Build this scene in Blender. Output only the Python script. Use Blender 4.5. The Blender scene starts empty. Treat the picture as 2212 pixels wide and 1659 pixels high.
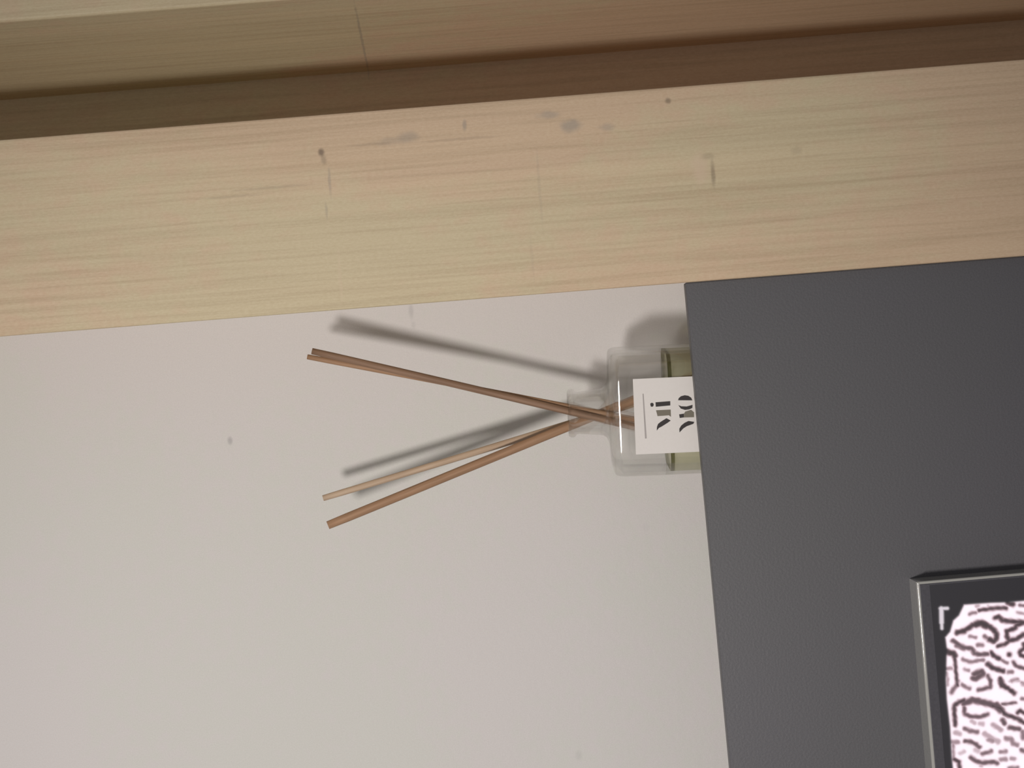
import bpy, bmesh, math, random
import numpy as np
from mathutils import Vector, Matrix, noise as mnoise

random.seed(4)
SC = bpy.context.scene
COL = SC.collection
W, H = 2212.0, 1659.0

# ------------------------------------------------------------------ camera
ZC = 1.35                       # lens height above the floor
CAMY = -1.60                    # wall face is at y = 0
F = 5850.0                      # focal length in pixels of the 2212 px frame
TH = math.radians(4.5)          # the camera is held on its side, 4.5 deg off
RIGHT = Vector((-math.sin(TH), 0, -math.cos(TH)))
UP = Vector((math.cos(TH), 0, -math.sin(TH)))
CAM = Vector((0, CAMY, ZC))
cd = bpy.data.cameras.new('camera')
cd.sensor_width = 36.0
cd.lens = 36.0 * F / W
cd.clip_start = 0.05
cam = bpy.data.objects.new('camera', cd)
m = Matrix.Identity(4)
for i in range(3):
    m[i][0] = RIGHT[i]; m[i][1] = UP[i]; m[i][2] = (0, -1, 0)[i]; m[i][3] = CAM[i]
cam.matrix_world = m
COL.objects.link(cam)
SC.camera = cam

# ------------------------------------------------------------------ light
wd = bpy.data.worlds.new('room_light'); SC.world = wd; wd.use_nodes = True
wb = wd.node_tree.nodes['Background']
wb.inputs[0].default_value = (1.0, 0.965, 0.965, 1)
wb.inputs[1].default_value = 0.235
ld = bpy.data.lights.new('ceiling_lamp', 'SPOT')      # a downlight of the room, aimed at the wall
ld.energy = 42.0
ld.color = (1.0, 0.94, 0.885)
ld.shadow_soft_size = 0.050
ld.spot_size = math.radians(56); ld.spot_blend = 1.0
lo = bpy.data.objects.new('ceiling_lamp', ld)
lo.location = (-0.27, -1.38, ZC + 0.27)
lo.rotation_euler = (Vector((-0.20, 0, ZC + 0.05)) - lo.location).to_track_quat('-Z', 'Y').to_euler()
COL.objects.link(lo)
VS = SC.view_settings
VS.view_transform = 'Standard'; VS.look = 'None'; VS.gamma = 1.0
VS.use_curve_mapping = False
VS.exposure = 0.0


def P(px, py, y):
    """point of the plane 'depth y' that the photo shows at pixel px, py"""
    d = y - CAMY
    return CAM + RIGHT * ((px - W / 2) / F * d) + UP * ((H / 2 - py) / F * d) + Vector((0, d, 0))


# ------------------------------------------------------------------ helpers
def obj(name, bm, mat=None, parent=None, smooth=False, loc=None):
    me = bpy.data.meshes.new(name)
    bmesh.ops.recalc_face_normals(bm, faces=bm.faces)
    bm.to_mesh(me); bm.free()
    if mat: me.materials.append(mat)
    if smooth:
        me.polygons.foreach_set('use_smooth', [True] * len(me.polygons))
    o = bpy.data.objects.new(name, me)
    COL.objects.link(o)
    if parent: o.parent = parent
    if loc is not None: o.location = loc
    return o


def empty(name, M):
    o = bpy.data.objects.new(name, None); o.empty_display_size = 0.03
    o.matrix_world = M
    COL.objects.link(o)
    return o


def tag(o, label, cat, group=None):
    o['label'] = label; o['category'] = cat
    if group: o['group'] = group


def box(bm, x0, x1, y0, y1, z0, z1, bev=0.0, seg=2):
    t = bmesh.new()
    bmesh.ops.create_cube(t, size=1)
    for v in t.verts:
        v.co = Vector(((x0 + x1) / 2 + v.co.x * (x1 - x0), (y0 + y1) / 2 + v.co.y * (y1 - y0), (z0 + z1) / 2 + v.co.z * (z1 - z0)))
    if bev:
        bmesh.ops.bevel(t, geom=list(t.edges), offset=bev, segments=seg, profile=0.5, affect='EDGES')
    me = bpy.data.meshes.new('tmp'); t.to_mesh(me); t.free()
    bm.from_mesh(me); bpy.data.meshes.remove(me)


def loft(bm, rings, cap0=True, cap1=True):
    vs = [[bm.verts.new(p) for p in r] for r in rings]
    n = len(rings[0])
    for a, b in zip(vs, vs[1:]):
        for i in range(n):
            j = (i + 1) % n
            bm.faces.new((a[i], a[j], b[j], b[i]))
    if cap0: bm.faces.new(vs[0][::-1])
    if cap1: bm.faces.new(vs[-1])


class N:
    """tiny node-graph helper"""
    def __init__(self, name):
        self.m = bpy.data.materials.new(name); self.m.use_nodes = True
        self.t = self.m.node_tree
        self.t.nodes.clear()
        self.out = self.t.nodes.new('ShaderNodeOutputMaterial')

    def n(self, kind, **kw):
        nd = self.t.nodes.new('ShaderNode' + kind)
        for k, v in kw.items(): setattr(nd, k, v)
        return nd

    def set(self, sock, v):
        if isinstance(v, bpy.types.NodeSocket): self.t.links.new(v, sock)
        else: sock.default_value = v

    def coord(self, scale=(1, 1, 1), loc=(0, 0, 0)):
        c = self.n('TexCoord'); mp = self.n('Mapping')
        self.t.links.new(c.outputs['Object'], mp.inputs[0])
        mp.inputs['Scale'].default_value = scale; mp.inputs['Location'].default_value = loc
        return mp.outputs[0]

    def noise(self, vec, scale, detail=2, rough=0.5, dist=0):
        nd = self.n('TexNoise'); self.set(nd.inputs['Vector'], vec)
        nd.inputs['Scale'].default_value = scale; nd.inputs['Detail'].default_value = detail
        nd.inputs['Roughness'].default_value = rough; nd.inputs['Distortion'].default_value = dist
        return nd.outputs[0]

    def range(self, v, a, b, c, d, smooth=False):
        nd = self.n('MapRange')
        if smooth: nd.interpolation_type = 'SMOOTHSTEP'
        for i, x in enumerate((v, a, b, c, d)): self.set(nd.inputs[i], x)
        return nd.outputs[0]

    def math(self, op, a, b=0.0):
        nd = self.n('Math', operation=op); self.set(nd.inputs[0], a); self.set(nd.inputs[1], b)
        return nd.outputs[0]

    def mix(self, f, a, b, blend='MIX'):
        nd = self.n('Mix', data_type='RGBA', blend_type=blend)
        self.set(nd.inputs[0], f); self.set(nd.inputs[6], a); self.set(nd.inputs[7], b)
        return nd.outputs[2]

    def blob(self, vec, c, r):
        """soft elliptical mark at c with radii r: 1 inside, 0 outside"""
        s = self.n('VectorMath', operation='SUBTRACT'); self.set(s.inputs[0], vec); s.inputs[1].default_value = c
        d = self.n('VectorMath', operation='DIVIDE'); self.set(d.inputs[0], s.outputs[0]); d.inputs[1].default_value = r
        l = self.n('VectorMath', operation='LENGTH'); self.set(l.inputs[0], d.outputs[0])
        return self.range(l.outputs['Value'], 1.0, 0.25, 0.0, 1.0, True)

    def bump(self, h, strength, dist):
        nd = self.n('Bump'); nd.inputs['Strength'].default_value = strength
        nd.inputs['Distance'].default_value = dist; self.set(nd.inputs['Height'], h)
        return nd.outputs[0]

    def principled(self, color, rough, spec=0.5, normal=None, metal=0.0):
        p = self.n('BsdfPrincipled')
        self.set(p.inputs['Base Color'], color); self.set(p.inputs['Roughness'], rough)
        p.inputs['Specular IOR Level'].default_value = spec; p.inputs['Metallic'].default_value = metal
        if normal is not None: self.set(p.inputs['Normal'], normal)
        self.t.links.new(p.outputs[0], self.out.inputs[0])
        return p


def rgb(*c):
    return (c[0], c[1], c[2], 1.0)


# ------------------------------------------------------------------ materials
def wall_material():
    g = N('wall_plaster')
    v = g.coord()
    big = g.noise(v, 5.0, 3, 0.55)
    mid = g.noise(v, 120, 2, 0.5)
    big = g.math('ADD', big, g.math('MULTIPLY', g.math('SUBTRACT', mid, 0.5), 0.45))
    c = g.mix(g.range(big, 0.44, 0.60, 0, 1), rgb(0.704, 0.674, 0.668), rgb(0.686, 0.682, 0.648))
    fine = g.noise(v, 1300, 2, 0.7)
    c = g.mix(0.40, c, g.mix(fine, rgb(0.25, 0.25, 0.25), rgb(1, 1, 1)), 'SOFT_LIGHT')
    for (px, py, rx, rz, k) in ((497, 952, .0035, .0022, .35), (888, 672, .0065, .0022, .20), (893, 702, .003, .002, .12),
                                (1250, 1632, .004, .003, .10), (1395, 1140, .004, .003, .05)):
        q = P(px, py, 0)
        c = g.mix(g.math('MULTIPLY', g.blob(v, (q.x, 0, q.z), (rx, 1, rz)), k), c, rgb(0.20, 0.20, 0.22))
    h = g.noise(v, 260, 4, 0.6)
    g.principled(c, 0.62, 0.35, g.bump(h, 0.10, 0.002))
    return g.m


def wood_material(name, seed, marks=(), lines=(), tone=1.0):
    g = N(name)
    v = g.coord(loc=(seed, seed * 0.7, seed * 1.3))
    o = g.coord()
    warp = g.noise(v, 3.0, 2)
    stretched = g.n('Mapping'); g.set(stretched.inputs[0], v); stretched.inputs['Scale'].default_value = (1, 1, 0.022)
    # broad tint drift: yellow sapwood to pinker tan
    tint = g.noise(g.coord(scale=(3.2, 3.2, 1.25), loc=(seed + .31, 0, seed * .4 + .15)), 2.4, 1.5)
    mott = g.noise(g.coord(scale=(1, 1, .6)), 110, 2, 0.5)
    tint = g.math('ADD', tint, g.math('MULTIPLY', g.math('SUBTRACT', mott, 0.5), 0.35))
    sx = g.n('SeparateXYZ'); g.set(sx.inputs[0], o)
    tint = g.math('ADD', tint, g.range(sx.outputs[2], ZC - 0.26, ZC + 0.10, 0.13, -0.035))   # heartwood towards the foot
    tint = g.math('ADD', tint, g.range(sx.outputs[0], 0.04, 0.15, -0.05, 0.05))              # sapwood along the left edge
    c = g.mix(g.range(tint, 0.42, 0.58, 0, 1), rgb(0.540 * tone, 0.456 * tone, 0.298 * tone), rgb(0.563 * tone, 0.416 * tone, 0.284 * tone))
    s = g.noise(stretched.outputs[0], 165, 4, 0.65, 0.1)
    c = g.mix(g.range(s, 0.52, 0.76, 0, 0.46), c, rgb(0.36 * tone, 0.26 * tone, 0.155 * tone))
    s2 = g.noise(stretched.outputs[0], 46, 2, 0.5, 0.2)
    c = g.mix(g.range(s2, 0.5, 0.75, 0, 0.24), c, rgb(0.70 * tone, 0.55 * tone, 0.36 * tone))
    s3 = g.noise(stretched.outputs[0], 430, 2, 0.6, 0.1)
    c = g.mix(g.range(s3, 0.46, 0.7, 0, 0.26), c, rgb(0.33 * tone, 0.245 * tone, 0.15 * tone))
    fl = g.n('Mapping'); g.set(fl.inputs[0], v); fl.inputs['Scale'].default_value = (1, 1, 0.35)
    fine = g.noise(fl.outputs[0], 1200, 2, 0.7)
    c = g.mix(0.42, c, g.mix(fine, rgb(0.2, 0.2, 0.2), rgb(1, 1, 1)), 'SOFT_LIGHT')
    for (px, py, rx, rz, k, col) in marks:
        q = P(px, py, POST_Y)
        wob = g.n('VectorMath', operation='ADD'); g.set(wob.inputs[0], o)
        wn = g.n('TexNoise'); g.set(wn.inputs['Vector'], o); wn.inputs['Scale'].default_value = 160
        sc = g.n('VectorMath', operation='MULTIPLY_ADD'); g.set(sc.inputs[0], wn.outputs['Color'])
        sc.inputs[1].default_value = (rx * .8, 0, rz * .8); sc.inputs[2].default_value = (-rx * .4, 0, -rz * .4)
        g.set(wob.inputs[1], sc.outputs[0])
        c = g.mix(g.math('MULTIPLY', g.blob(wob.outputs[0], (q.x, POST_Y, q.z), (rx, 1, rz)), k), c, rgb(*col))
    g.principled(c, 0.55, 0.3, g.bump(s, 0.12, 0.002))
    return g.m


def panel_material():
    g = N('grey_powder_coat')
    v = g.coord()
    big = g.noise(v, 2.6, 2)
    c = g.mix(g.range(big, 0.4, 0.6, 0, 1), rgb(0.091, 0.092, 0.097), rgb(0.093, 0.092, 0.105))
    fine = g.noise(v, 1300, 2, 0.7)
    c = g.mix(0.40, c, g.mix(fine, rgb(0.2, 0.2, 0.2), rgb(1, 1, 1)), 'SOFT_LIGHT')
    g.principled(c, 0.48, 0.45, g.bump(g.noise(v, 700, 2), 0.08, 0.001))
    return g.m


def plain(name, col, rough, spec=0.5, metal=0.0, speck=0.0):
    g = N(name)
    c = rgb(*col)
    if speck:
        c = g.mix(speck, c, g.mix(g.noise(g.coord(), 700, 2, 0.7), rgb(.2, .2, .2), rgb(1, 1, 1)), 'SOFT_LIGHT')
    g.principled(c, rough, spec, None, metal)
    return g.m


def clear_material(name, col, ior, k, tcol, rough=0.0, cloud=0.0, ccol=(.8, .8, .8)):
    """refracting clear body that lets part of the light straight through"""
    g = N(name)
    gl = g.n('BsdfGlass'); gl.inputs['Color'].default_value = rgb(*col); gl.inputs['IOR'].default_value = ior
    gl.inputs['Roughness'].default_value = rough
    tr = g.n('BsdfTransparent'); tr.inputs[0].default_value = rgb(*tcol)
    mx = g.n('MixShader'); mx.inputs[0].default_value = k
    g.t.links.new(tr.outputs[0], mx.inputs[1]); g.t.links.new(gl.outputs[0], mx.inputs[2])
    res = mx.outputs[0]
    if cloud:                                   # a little cloudiness of the liquid itself
        df = g.n('BsdfDiffuse'); df.inputs[0].default_value = rgb(*ccol)
        m2 = g.n('MixShader'); m2.inputs[0].default_value = cloud
        g.t.links.new(res, m2.inputs[1]); g.t.links.new(df.outputs[0], m2.inputs[2])
        res = m2.outputs[0]
    g.t.links.new(res, g.out.inputs[0])
    return g.m


def reed_material(name, a, b):
    g = N(name)
    v = g.coord(scale=(1, 1, 0.04))
    s = g.noise(v, 900, 3, 0.6)
    c = g.mix(g.range(s, 0.35, 0.7, 0, 1), rgb(*a), rgb(*b))
    d = g.noise(g.coord(), 22, 2)
    c = g.mix(g.range(d, 0.4, 0.7, 0, 0.35), c, rgb(a[0] * .6, a[1] * .55, a[2] * .5))
    g.principled(c, 0.6, 0.3, g.bump(s, 0.3, 0.0006))
    return g.m


# depths (metres in front of the wall face)
POST_Y = -0.145
PANEL_Y = -0.140
BOTTLE_Y = -0.078
DEV_Y = -0.165

# ------------------------------------------------------------------ setting
bm = bmesh.new(); box(bm, -2.2, P(1000, 640, 0).x + 0.03, 0.0, 0.12, 0.0, 2.7)
wall = obj('wall_back', bm, wall_material()); wall['kind'] = 'structure'
bm = bmesh.new(); box(bm, -2.2, 1.4, -2.6, 0.5, -0.08, 0.0)
floor = obj('floor', bm, plain('floor_board', (0.30, 0.25, 0.20), 0.5, speck=0.3)); floor['kind'] = 'structure'

# ------------------------------------------------------------------ timber post
DK = (0.16, 0.115, 0.085); GR = (0.30, 0.27, 0.24); PALE = (0.72, 0.56, 0.41)
knots = ((694, 330, .0030, .0028, .75, DK), (700, 345, .0035, .0024, .35, DK), (712, 392, .010, .0013, .38, GR), (705, 452, .006, .0011, .30, GR),
         (880, 296, .0045, .0085, .42, GR), (840, 305, .003, .010, .25, GR), (1003, 270, .0045, .0018, .50, GR), (1443, 218, .0022, .0022, .55, DK),
         (1185, 248, .003, .009, .36, (.27, .27, .26)), (1232, 272, .005, .008, .48, (.27, .27, .26)), (1310, 275, .003, .006, .30, (.27, .27, .26)),
         (1512, 365, .012, .0062, .60, PALE), (1541, 375, .010, .0018, .45, DK), (1530, 338, .0025, .006, .22, DK), (1720, 325, .004, .004, .16, DK),
         (1165, 400, .03, .0012, .14, GR), (735, 600, .020, .0014, .22, PALE), (590, 405, .0012, .03, .22, DK), (500, 425, .001, .024, .2, DK),
         (800, 312, .0012, .016, .22, DK), (1000, 300, .0012, .03, .2, DK), (1150, 560, .02, .0011, .10, GR))
wood = wood_material('pale_pine', 0.0, knots, tone=1.15)
xl = P(740, 669, POST_Y).x
xr = P(1106, 216, POST_Y).x
c0, c1 = P(0, 725, POST_Y), P(2212, 555, POST_Y)
d0, d1 = P(0, 305, POST_Y), P(2212, 125, POST_Y)
print('post left', c0.x, c1.x, 'right', d0.x, d1.x)
xl = (c0.x + c1.x) / 2; xr = (d0.x + d1.x) / 2
bm = bmesh.new(); box(bm, xl, xr, POST_Y, 0.16, 0.0, 2.7, 0.0012, 2)
for v in bm.verts:                       # the far edge of the left face is planed in a little
    if v.co.x < (xl + xr) / 2 and v.co.y > 0: v.co.x += 0.012
post = obj('timber_post', bm, wood)
tag(post, 'wide pale pine post with small knots, between the dark gap and the white wall', 'post')

# neighbouring post with a splayed left face that runs back behind the first one
a0, a1 = P(0, 48, POST_Y + .02), P(600, 0, POST_Y + .02)
fx = (a0.x + a1.x) / 2
fy = POST_Y + 0.02
print('jamb front x rel', fx - xr)
xb = xr + 0.0035; SPL = 0.229
yb = POST_Y + 0.142
prof = [(fx, fy), (fx + 0.16, fy), (fx + 0.16, yb + .03), (xb, yb + .03), (xb, yb), (fx - SPL * (yb - fy), yb)]
bm = bmesh.new()
r0 = [bm.verts.new((x, y, 0.0)) for x, y in prof]
r1 = [bm.verts.new((x, y, 2.7)) for x, y in prof]
for i in range(len(prof)):
    j = (i + 1) % len(prof)
    bm.faces.new((r0[i], r0[j], r1[j], r1[i]))
bm.faces.new(r0[::-1]); bm.faces.new(r1)
bmesh.ops.bevel(bm, geom=[e for e in bm.edges if all(abs(v.co.x - fx) < 1e-5 and abs(v.co.y - fy) < 1e-5 for v in e.verts)],
                offset=0.0016, segments=3, profile=0.5, affect='EDGES')
seamx = ((762, 40, .02, .0011, .45, GR),)
jamb = obj('timber_jamb', bm, wood_material('pale_pine_jamb', 3.7, seamx, tone=1.21))
tag(jamb, 'second pine timber beyond the dark gap, its side half in shadow and front edge lit', 'post')

# ------------------------------------------------------------------ grey cabinet front with ledge
pa, pb = P(1480, 610, PANEL_Y), P(1578, 1659, PANEL_Y)
sl = (pb.z - pa.z) / (pb.x - pa.x)
ztop = lambda x: pa.z + sl * (x - pa.x)
print('panel slope', math.degrees(math.atan(sl)))
panel_m = panel_material()
base_z = P(1710, 871, BOTTLE_Y).z           # top of the ledge that carries the bottle
PX0, PX1 = -0.75, xl + 0.0002
Mcab = Matrix.Translation((-0.3, -0.07, 0.0))
cab = empty('kiosk_cabinet', Mcab)
tag(cab, 'dark grey cabinet front that hides the foot of the bottle and carries the display', 'cabinet')
iM = Mcab.inverted()


def local(bm, M):
    bm.transform(M)
    return bm


bm = bmesh.new()
q = [(PX0, ztop(PX0)), (PX1, ztop(PX1)), (PX1, 0.0), (PX0, 0.0)]
fr = [bm.verts.new((x, PANEL_Y, z)) for x, z in q]; bk = [bm.verts.new((x, PANEL_Y + .014, z)) for x, z in q]
bm.faces.new(fr); bm.faces.new(bk[::-1])
for i in range(4):
    j = (i + 1) % 4
    bm.faces.new((fr[i], bk[i], bk[j], fr[j]))
bmesh.ops.bevel(bm, geom=list(bm.edges), offset=0.0008, segments=2, profile=0.5, affect='EDGES')
obj('front_panel', local(bm, iM), panel_m, cab)
bm = bmesh.new(); box(bm, PX0, xl - 0.001, PANEL_Y + .0145, -0.001, base_z - .018, base_z - .0012, 0.0008)
obj('ledge', local(bm, iM), panel_m, cab)
bm = bmesh.new(); box(bm, PX0, PX0 + .018, PANEL_Y + .0145, -0.001, 0.0, base_z - .0185, 0.0008)
obj('side_panel', local(bm, iM), panel_m, cab)

# ------------------------------------------------------------------ display unit on the panel
o0 = P(1979, 1257, DEV_Y)                    # upper right corner of the housing front
TD = math.radians(4.9) - TH
left = Vector((-math.cos(TD), 0, -math.sin(TD))); down = Vector((math.sin(TD), 0, -math.cos(TD)))
DW, DH = 0.135, 0.200                        # width and height of the housing
Md = Matrix.Identity(4)
for i in range(3):
    Md[i][0] = -left[i]; Md[i][1] = (0, 1, 0)[i]; Md[i][2] = -down[i]
cen = o0 + left * (DW / 2) + down * (DH / 2)
for i in range(3): Md[i][3] = cen[i]
YD = Matrix.Rotation(math.radians(0.0), 4, 'Z')
corner = Vector((DW / 2, 0, DH / 2))
Md = Md @ Matrix.Translation(corner) @ YD @ Matrix.Translation(-corner)
disp = empty('display_unit', Md)
tag(disp, 'lit screen in a raised glossy dark frame on the grey panel', 'display')
house_m = plain('grey_gloss_plastic', (0.42, 0.42, 0.40), 0.07, 0.5)
glass_m = plain('black_display_glass', (0.078, 0.076, 0.090), 0.26, 0.5, speck=0.35)
bm = bmesh.new()
t = PANEL_Y - DEV_Y + 0.0002
box(bm, -DW / 2, DW / 2, 0.0, t, -DH / 2, DH / 2)
bmesh.ops.bevel(bm, geom=[e for e in bm.edges if all(v.co.y < 1e-6 for v in e.verts)], offset=0.0010, segments=60, profile=0.5, affect='EDGES')
obj('housing', bm, house_m, disp, smooth=False)
bm = bmesh.new(); box(bm, -DW / 2 + .0018, DW / 2 - .0014, -0.0004, 0.004, -DH / 2 + .0018, DH / 2 - .0016, 0.0003, 2)
obj('bezel', bm, glass_m, disp)

# what the screen shows: traced strokes, dark on white (pixel -> plane of the screen)
SCR_Y = -0.0006
A = lambda pts: [(2010 + x * .1145, 1290 + y * .1145) for x, y in pts]
B = lambda pts: [(2010 + x * .1139, 1470 + y * .1139) for x, y in pts]
ST = []   # (points, width px, strength)
for pts, w, k in (
    ([(740, 315), (850, 290)], 62, .85), ([(920, 245), (1080, 225), (1300, 200), (1430, 210)], 78, 1), ([(870, 170), (905, 165)], 52, .6),
    ([(1085, 165), (1100, 190)], 36, .5), ([(1460, 110), (1560, 140)], 95, 1), ([(1690, 150), (1764, 160)], 60, .9), ([(1640, 290), (1764, 315)], 50, .7),
    ([(500, 670), (640, 630), (800, 530), (940, 490), (1060, 530), (1180, 600), (1240, 680), (1250, 760), (1200, 830), (1110, 800)], 105, 1),
    ([(560, 655), (640, 640)], 105, 1), ([(860, 510), (960, 490), (1060, 540)], 140, 1), ([(1110, 800), (1020, 740)], 75, .9), ([(740, 740), (850, 760)], 60, .8), ([(1220, 390), (1290, 370), (1360, 440), (1500, 455), (1764, 475)], 95, 1),
    ([(1764, 480), (1620, 530), (1590, 590), (1440, 640), (1445, 740), (1480, 820), (1620, 790), (1764, 700)], 95, 1), ([(1480, 830), (1400, 890), (1270, 920)], 80, 1),
    ([(420, 820), (520, 890), (620, 950), (780, 970), (830, 1060), (950, 1085), (1080, 1070)], 88, .95), ([(500, 900), (640, 960)], 110, .9), ([(890, 905), (975, 900)], 75, .85),
    ([(1150, 1050), (1200, 1110), (1300, 1160)], 92, 1), ([(1300, 1160), (1400, 1225), (1450, 1240)], 62, .85), ([(1485, 1075), (1490, 1090)], 92, 1),
    ([(1764, 880), (1764, 960), (1680, 1040), (1700, 1090), (1764, 1120)], 85, 1), ([(610, 1170), (720, 1220), (800, 1220)], 66, .85), ([(800, 1220), (900, 1190), (1000, 1190)], 66, .85),
    ([(1080, 1260), (1180, 1340), (1300, 1370), (1370, 1395)], 98, 1), ([(1470, 1410), (1540, 1410)], 75, .85), ([(1570, 1230), (1620, 1300), (1764, 1345)], 78, .95),
    ([(650, 1365), (720, 1380)], 60, .75), ([(830, 1450), (960, 1400), (990, 1450), (860, 1530), (810, 1530)], 115, .95), ([(1080, 1480), (1130, 1580), (1130, 1670)], 75, .95),
    ([(1320, 1540), (1360, 1640), (1400, 1680)], 90, 1), ([(1530, 1580), (1640, 1545)], 62, .75), ([(1740, 1640), (1764, 1650)], 60, .7),
    ([(300, 1030), (430, 1060), (455, 1110)], 120, 1), ([(455, 1110), (470, 1300), (490, 1500), (510, 1659)], 72, 1), ([(290, 1350), (400, 1345)], 62, .75),
    ([(300, 1420), (330, 1560), (320, 1659)], 40, .7)):
    ST.append((A(pts), w * .1145, k))
for pts, w, k in (
    ([(510, 0), (510, 80), (430, 160), (400, 230)], 80, .9), ([(600, 80), (680, 130), (740, 150)], 72, .85), ([(910, 180), (1030, 150), (1130, 130), (1140, 0)], 78, .95),
    ([(1320, 0), (1350, 100), (1470, 150), (1590, 240)], 92, 1), ([(1500, 20), (1690, 10)], 32, .6), ([(1730, 40), (1773, 55)], 52, .8),
    ([(470, 840), (450, 600), (450, 480), (540, 410), (640, 380)], 88, 1), ([(640, 430), (800, 370), (900, 390), (1100, 440), (1300, 500)], 128, .95),
    ([(1180, 480), (1330, 530), (1400, 630), (1520, 680), (1640, 720), (1773, 800)], 85, 1), ([(1250, 480), (1340, 560)], 150, .95), ([(1360, 450), (1610, 420)], 58, .95),
    ([(1650, 610), (1700, 570), (1773, 620)], 80, 1), ([(1740, 345), (1773, 350)], 72, .85), ([(640, 520), (650, 630), (740, 680), (960, 690), (1080, 640)], 82, .95),
    ([(790, 770), (830, 800)], 78, .55), ([(940, 820), (990, 825)], 80, .55), ([(1190, 840), (1340, 940)], 84, .65), ([(1370, 750), (1400, 810)], 98, .95),
    ([(1500, 890), (1600, 910), (1680, 920)], 92, .95), ([(650, 910), (740, 955), (890, 980)], 80, .9), ([(470, 985), (550, 1010)], 84, .6),
    ([(1030, 1010), (1100, 1060), (1180, 1110), (1280, 1160)], 98, .6), ([(1110, 1120), (1180, 1140)], 92, .75), ([(1430, 1100), (1530, 1110), (1560, 1190), (1640, 1220)], 88, .8),
    ([(1750, 980), (1760, 1090)], 92, .85), ([(660, 1150), (760, 1160), (860, 1210), (930, 1265)], 82, .95), ([(860, 1320), (900, 1330)], 98, .5),
    ([(980, 1390), (1070, 1370), (1150, 1340)], 76, .9), ([(560, 1380), (640, 1345)], 60, .5), ([(420, 1170), (520, 1170)], 84, .75), ([(430, 1200), (440, 1480)], 46, .8),
    ([(1330, 1355), (1430, 1345)], 72, .8), ([(770, 1460), (860, 1530), (980, 1560), (1200, 1545), (1260, 1565)], 86, .95), ([(1340, 1500), (1430, 1490)], 82, .75),
    ([(1530, 1480), (1590, 1485)], 72, .7), ([(450, 1500), (540, 1540), (550, 1659)], 82, 1), ([(1730, 1320), (1773, 1340)], 88, .9), ([(1490, 1659), (1650, 1650)], 62, .85),
    ([(950, 1620), (970, 1620)], 52, .6)):
    ST.append((B(pts), w * .1139, k))
BR = [(A([(185, 215), (320, 210)]), 6.2), (A([(205, 215), (210, 480)]), 9.0), (A([(212, 480), (215, 590)]), 6.0)]
OUTL = [(2083, 1307), (2110, 1305), (2140, 1303), (2176, 1302), (2230, 1297), (2500, 1276), (2500, 1760), (2072, 1760), (2057, 1640), (2053, 1570), (2046, 1510),
        (2044, 1470), (2046, 1400), (2043, 1377), (2053, 1365), (2060, 1341), (2072, 1330)]


def seg_dist(X, Y, a, b):
    ax, ay = a; bx, by = b
    dx, dy = bx - ax, by - ay
    L = dx * dx + dy * dy + 1e-9
    t = np.clip(((X - ax) * dx + (Y - ay) * dy) / L, 0, 1)
    return np.hypot(X - ax - t * dx, Y - ay - t * dy)


def line_dist(X, Y, pts):
    d = np.full(X.shape, 1e9)
    for a, b in zip(pts, pts[1:]): d = np.minimum(d, seg_dist(X, Y, a, b))
    return d


def poly_sdf(X, Y, pts):
    d = np.full(X.shape, 1e9); ins = np.zeros(X.shape, bool)
    n = len(pts)
    for i in range(n):
        a, b = pts[i], pts[(i + 1) % n]
        d = np.minimum(d, seg_dist(X, Y, a, b))
        c = ((a[1] > Y) != (b[1] > Y)) & (X < (b[0] - a[0]) * (Y - a[1]) / (b[1] - a[1] + 1e-12) + a[0])
        ins ^= c
    return np.where(ins, -d, d)


step = 0.00042
sx0, sx1 = -DW / 2 + .0064, DW / 2 - .0024
sz0, sz1 = -DH / 2 + .0062, DH / 2 - .0068
nx = int((sx1 - sx0) / step) + 1; nz = int((sz1 - sz0) / step) + 1
lx = np.linspace(sx0, sx1, nx); lz = np.linspace(sz0, sz1, nz)
LX, LZ = np.meshgrid(lx, lz, indexing='ij')
Mn = np.array(Md)
WX = Mn[0][0] * LX + Mn[0][2] * LZ + Mn[0][3]; WZ = Mn[2][0] * LX + Mn[2][2] * LZ + Mn[2][3]
dd = Mn[1][0] * LX + Mn[1][1] * SCR_Y + Mn[1][2] * LZ + Mn[1][3] - CAMY
R_ = WX * RIGHT.x + (WZ - ZC) * RIGHT.z; U_ = WX * UP.x + (WZ - ZC) * UP.z
PXs = W / 2 + R_ * F / dd; PYs = H / 2 - U_ * F / dd
edge = lambda d, s: 1 / (1 + np.exp(np.clip(d / s, -40, 40)))
bright = edge(poly_sdf(PXs, PYs, OUTL), 0.9)
dark = np.zeros_like(bright)
wob = 0.7 * np.sin(PXs * .41 + 1.3 * np.sin(PYs * .27)) + 0.6 * np.sin(PYs * .47 + 1.7 * np.sin(PXs * .19))
for pts, w, k in ST:
    dark = np.maximum(dark, k * edge(line_dist(PXs, PYs, pts) - w / 2 + wob * .6 - .5, 1.25))
# beyond the photograph's edge the pattern simply goes on
rng = np.random.RandomState(7)
lab = np.zeros_like(bright)
for i in range(26):
    a = rng.uniform(0, math.pi); ph = rng.uniform(0, 6.28)
    kk = 2 * math.pi / rng.uniform(19, 23)
    lab += np.cos(kk * (PXs * math.cos(a) + PYs * math.sin(a)) + ph)
lab = edge(-(lab - 0.6), 0.8)
outside = np.clip(np.maximum((PXs - 2216) / 6, (PYs - 1662) / 6), 0, 1)
dark = dark * (1 - outside) + lab * outside
margin = edge(-(np.minimum(LX - (sx0 + .008), LZ - (sz0 + .010))), .0004)
val = bright * margin * (1 - dark)
for pts, w in BR:
    val = np.maximum(val, .70 * edge(line_dist(PXs, PYs, pts) - w / 2, 0.8))
lit = bright * margin
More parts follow.
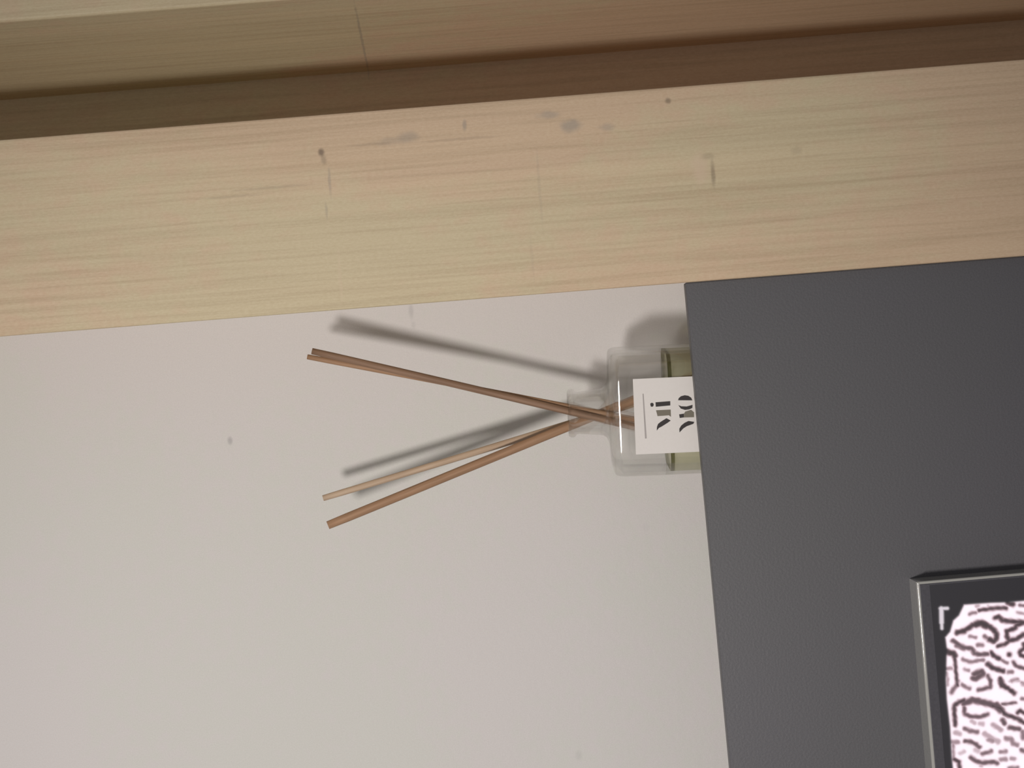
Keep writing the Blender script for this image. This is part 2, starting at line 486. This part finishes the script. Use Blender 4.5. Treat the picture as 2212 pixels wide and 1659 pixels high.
# display colours: white with a faint pink cast, brown-black strokes, violet-black ground
wht = np.array([1.02, .93, 1.0]); stroke = np.array([.040, .022, .024]); ground = np.array([.0, .0, .0])
low = lit[..., None] * stroke + (1 - lit[..., None]) * ground
colr = low * (1 - val[..., None]) + wht * val[..., None]
# warm fringe where white turns dark
fr_ = (val * (1 - val) * 4)[..., None] * lit[..., None]
colr = colr + fr_ * np.array([.06, -.03, -.02])
colr = np.clip(colr, 0, 2)
verts = np.stack([LX, np.full_like(LX, SCR_Y), LZ], -1).reshape(-1, 3)
ii, jj = np.meshgrid(np.arange(nx - 1), np.arange(nz - 1), indexing='ij')
q0 = (ii * nz + jj).ravel()
faces = np.stack([q0, q0 + nz, q0 + nz + 1, q0 + 1], -1)
me = bpy.data.meshes.new('screen')
me.from_pydata(verts.tolist(), [], faces.tolist())
ca = me.color_attributes.new('picture', 'FLOAT_COLOR', 'POINT')
ca.data.foreach_set('color', np.concatenate([colr.reshape(-1, 3), np.ones((nx * nz, 1))], 1).ravel().astype(np.float32))
g = N('lit_display')
at = g.n('Attribute'); at.attribute_name = 'picture'
pr = g.principled(rgb(0.045, 0.044, 0.053), 0.25, 0.5)
g.set(pr.inputs['Emission Color'], at.outputs['Color']); pr.inputs['Emission Strength'].default_value = 1.0
me.materials.append(g.m)
scr = bpy.data.objects.new('screen', me); COL.objects.link(scr); scr.parent = disp
scr['label'] = 'bright white screen covered by a dark winding line pattern'

# ------------------------------------------------------------------ reed diffuser bottle
K = 1.0 / 3900.0
TB = math.radians(2.6)                       # the bottle leans a little against the frame of the photo
bup = (-RIGHT * math.cos(TB) - UP * math.sin(TB)).normalized()
fwd = Vector((0, 1, 0)); bx = fwd.cross(bup).normalized()
YAW = math.radians(-5.2)
Mb = Matrix.Identity(4)
base = P(1710, 871, BOTTLE_Y)
for i in range(3):
    Mb[i][0] = bx[i]; Mb[i][1] = fwd[i]; Mb[i][2] = bup[i]; Mb[i][3] = base[i]
Mb = Mb @ Matrix.Rotation(YAW, 4, 'Z')
bot = empty('diffuser_bottle', Mb)
tag(bot, 'clear glass diffuser bottle with white label and yellow-green liquid, behind the grey panel edge', 'bottle')


def rsq(h, r, s, n=12):
    pts = []
    for k, (sx, sy) in enumerate(((1, 1), (-1, 1), (-1, -1), (1, -1))):
        e = min(0.05, (h - r) * 0.9)
        for i in range(-1, n + 1):
            a = math.pi / 2 * (k + min(max(i, 0), n - 1) / (n - 1.0))
            p = Vector((sx * (h - r) + r * math.cos(a), sy * (h - r) + r * math.sin(a), s))
            if i in (-1, n):
                p += Vector((-math.sin(a), math.cos(a), 0)) * (e if i == n else -e)
            pts.append(p * 0.01)
    return pts


def rcirc(r, s, n=48):
    return rsq(r, r * 0.9999, s)


outer = [(0, 3.0, 1.1), (.04, 3.2, 1.25), (.3, 3.46, 1.42), (4, 3.46, 1.42), (9.5, 3.46, 1.42), (9.7, 3.452, 1.42), (9.9, 3.428, 1.42), (10.04, 3.39, 1.42), (10.12, 3.33, 1.40), (10.18, 3.2, 1.36), (10.2, 3.0, 1.3),
         (10.24, 2.3, 1.6), (10.34, 1.72, 1.5), (10.46, 1.46, 1.4), (10.62, 1.33, 1.325), (10.8, 1.295, 1.29), (11.1, 1.265, 1.26), (11.4, 1.235, 1.23), (12.0, 1.185, 1.18), (12.14, 1.21, 1.205), (12.22, 1.33, 1.325), (12.34, 1.37, 1.365), (12.48, 1.36, 1.355),
         (12.58, 1.29, 1.285), (12.60, 1.18, 1.175), (12.54, 1.10, 1.095)]
inner = [(12.3, 1.085, 1.08), (10.7, 1.09, 1.085), (10.45, 1.22, 1.15), (10.20, 1.8, 1.4), (10.08, 2.5, 1.4), (9.98, 3.0, 1.3), (9.7, 3.28, 1.3), (.75, 3.28, 1.3), (.45, 3.15, 1.2), (.36, 2.8, 1.1)]
glass = clear_material('clear_glass', (0.97, 0.98, 0.975), 1.45, 0.28, (0.985, 0.983, 0.98), 0.015)
bm = bmesh.new()
loft(bm, [rsq(h, r, s) for s, h, r in outer + inner])
obj('glass_body', bm, glass, bot, smooth=True)
liquid = clear_material('perfume_liquid', (0.97, 0.975, 0.84), 1.36, 0.06, (0.985, 0.985, 0.885), 0.0, 0.20, (0.80, 0.77, 0.50))
bm = bmesh.new()
loft(bm, [rsq(h, r, s) for s, h, r in ((.38, 2.78, 1.08), (.47, 3.12, 1.18), (.77, 3.26, 1.28), (6.90, 3.26, 1.28), (7.06, 3.265, 1.28), (7.0, 3.1, 1.2))])
obj('liquid', bm, liquid, bot, smooth=False)
bm = bmesh.new()
loft(bm, [rsq(h, q_, s) for s, h, q_ in ((6.86, 3.262, 1.28), (7.07, 3.268, 1.28), (7.08, 3.22, 1.26), (7.02, 3.16, 1.22), (6.88, 3.20, 1.24))], False, False)
obj('meniscus', bm, clear_material('meniscus_dark_tint', (0.5, 0.5, 0.38), 1.36, 0.15, (0.62, 0.62, 0.50)), bot)  # dark refraction line at the liquid level, put into the ring's tint

label_m = plain('label_paper', (0.800, 0.765, 0.735), 0.6, 0.3, speck=0.15)
bm = bmesh.new(); LY = -0.01 * 3.46
box(bm, -.0209, .0209, LY - .0004, LY - .00005, 0.040, 0.0902, 0.0001, 1)
lab_o = obj('paper_label', bm, label_m, bot)
lab_o['label'] = 'white paper label with two lines of bold stencil letters under a thin rule'
ink = plain('black_ink', (0.040, 0.034, 0.034), 0.6, 0.3)
ink2 = plain('grey_ink', (0.20, 0.18, 0.14), 0.6, 0.3)
ink3 = plain('pale_grey_ink', (0.42, 0.39, 0.38), 0.6, 0.3)
Lfront = base + Vector((0, LY, 0))


def to_label(zx, zy):
    px, py = 1380 + zx * .1145, 810 + zy * .1145
    q = P(px, py, base.y + LY)
    l = Mb.inverted() @ q
    return l.x, l.z


def glyph(bm, pts):
    a = [bm.verts.new((*(lambda t: (t[0], LY - .00046, t[1]))(to_label(*p)),)) for p in pts]
    b = [bm.verts.new((v.co.x, LY - .00038, v.co.z)) for v in a]
    bm.faces.new(a); bm.faces.new(b[::-1])
    for i in range(len(a)):
        j = (i + 1) % len(a)
        bm.faces.new((a[i], b[i], b[j], a[j]))


bm = bmesh.new()
for pts in ([(212, 540), (232, 522), (262, 524), (280, 548), (274, 584), (248, 600), (222, 590)],
            [(312, 512), (590, 490), (592, 572), (318, 598)],
            [(338, 1052), (342, 980), (362, 925), (410, 885), (520, 815), (602, 860), (545, 902), (430, 975), (380, 1000)],
            [(738, 474), (748, 435), (790, 398), (862, 378), (930, 388), (985, 425), (1008, 476)],
            [(742, 565), (800, 588), (900, 592), (1012, 560), (1008, 620), (950, 648), (870, 658), (790, 632)],
            [(768, 1088), (764, 1015), (800, 955), (860, 905), (935, 868), (1046, 884), (1030, 922), (905, 968), (840, 1010)],
            [(758, 742), (848, 728), (850, 800), (772, 812)]):
    glyph(bm, pts)
obj('dark_lettering', bm, ink, lab_o)
bm = bmesh.new()
for pts in ([(322, 664), (600, 650), (606, 790), (566, 760), (470, 768), (352, 776)],
            [(850, 728), (876, 688), (985, 655), (1040, 702), (1042, 796), (850, 802)]):
    glyph(bm, pts)
obj('grey_lettering', bm, ink2, lab_o)
bm = bmesh.new(); glyph(bm, [(66, 350), (88, 348), (150, 1200), (118, 1204)])
obj('thin_rule', bm, ink3, lab_o)

# ------------------------------------------------------------------ reeds
def reed(name, p0, p1, y0, y1, r, mat, label):
    a = P(p0[0], p0[1], y0); b = P(p1[0], p1[1], y1)
    ax = (a - b); L = ax.length; ax.normalize()
    q = ax.to_track_quat('Z', 'Y')
    Mr = Matrix.Translation(b) @ q.to_matrix().to_4x4()
    bm = bmesh.new(); rings = []
    n = 12; k = 22
    for i in range(k + 1):
        s = L * i / k
        bend = Vector((math.sin(i * .31 + L * 90) * .00018, math.cos(i * .23 + L * 70) * .00018, 0))
        e = 0.93 if i in (0, k) else 1.0
        rings.append([Vector((math.cos(2 * math.pi * j / n) * r * e * (1 + .05 * math.sin(3 * j + i * .1)),
                              math.sin(2 * math.pi * j / n) * r * e * (1 + .05 * math.cos(2 * j + i * .15)), s)) + bend for j in range(n)])
    loft(bm, rings)
    o = obj(name, bm, mat, None, smooth=True)
    o.matrix_world = Mr
    tag(o, label, 'reed', 'diffuser reeds in the glass bottle')
    return o


dark_reed = reed_material('dark_rattan', (0.33, 0.205, 0.135), (0.235, 0.145, 0.095))
mid_reed = reed_material('brown_rattan', (0.46, 0.275, 0.165), (0.35, 0.215, 0.13))
pale_reed = reed_material('pale_rattan', (0.62, 0.47, 0.34), (0.50, 0.36, 0.25))
RB = BOTTLE_Y
reed('reed', (674, 759), (1640, 984), RB - .0042, RB - .010, .0020, dark_reed, 'darkest reed of the close upper pair, its tip nearer the timber post')
reed('reed', (664, 771), (1655, 960), RB + .0008, RB - .0087, .0016, mid_reed, 'thinner reed of the close upper pair, its tip reaching furthest from the bottle')
reed('reed', (698, 1076), (1655, 786), RB + .010, RB + .006, .0019, pale_reed, 'pale beige reed between the upper pair and the outermost brown reed')
reed('reed', (708, 1134), (1600, 770), RB - .012, RB + .006, .0025, mid_reed, 'thick brown reed leaning furthest from the timber post')
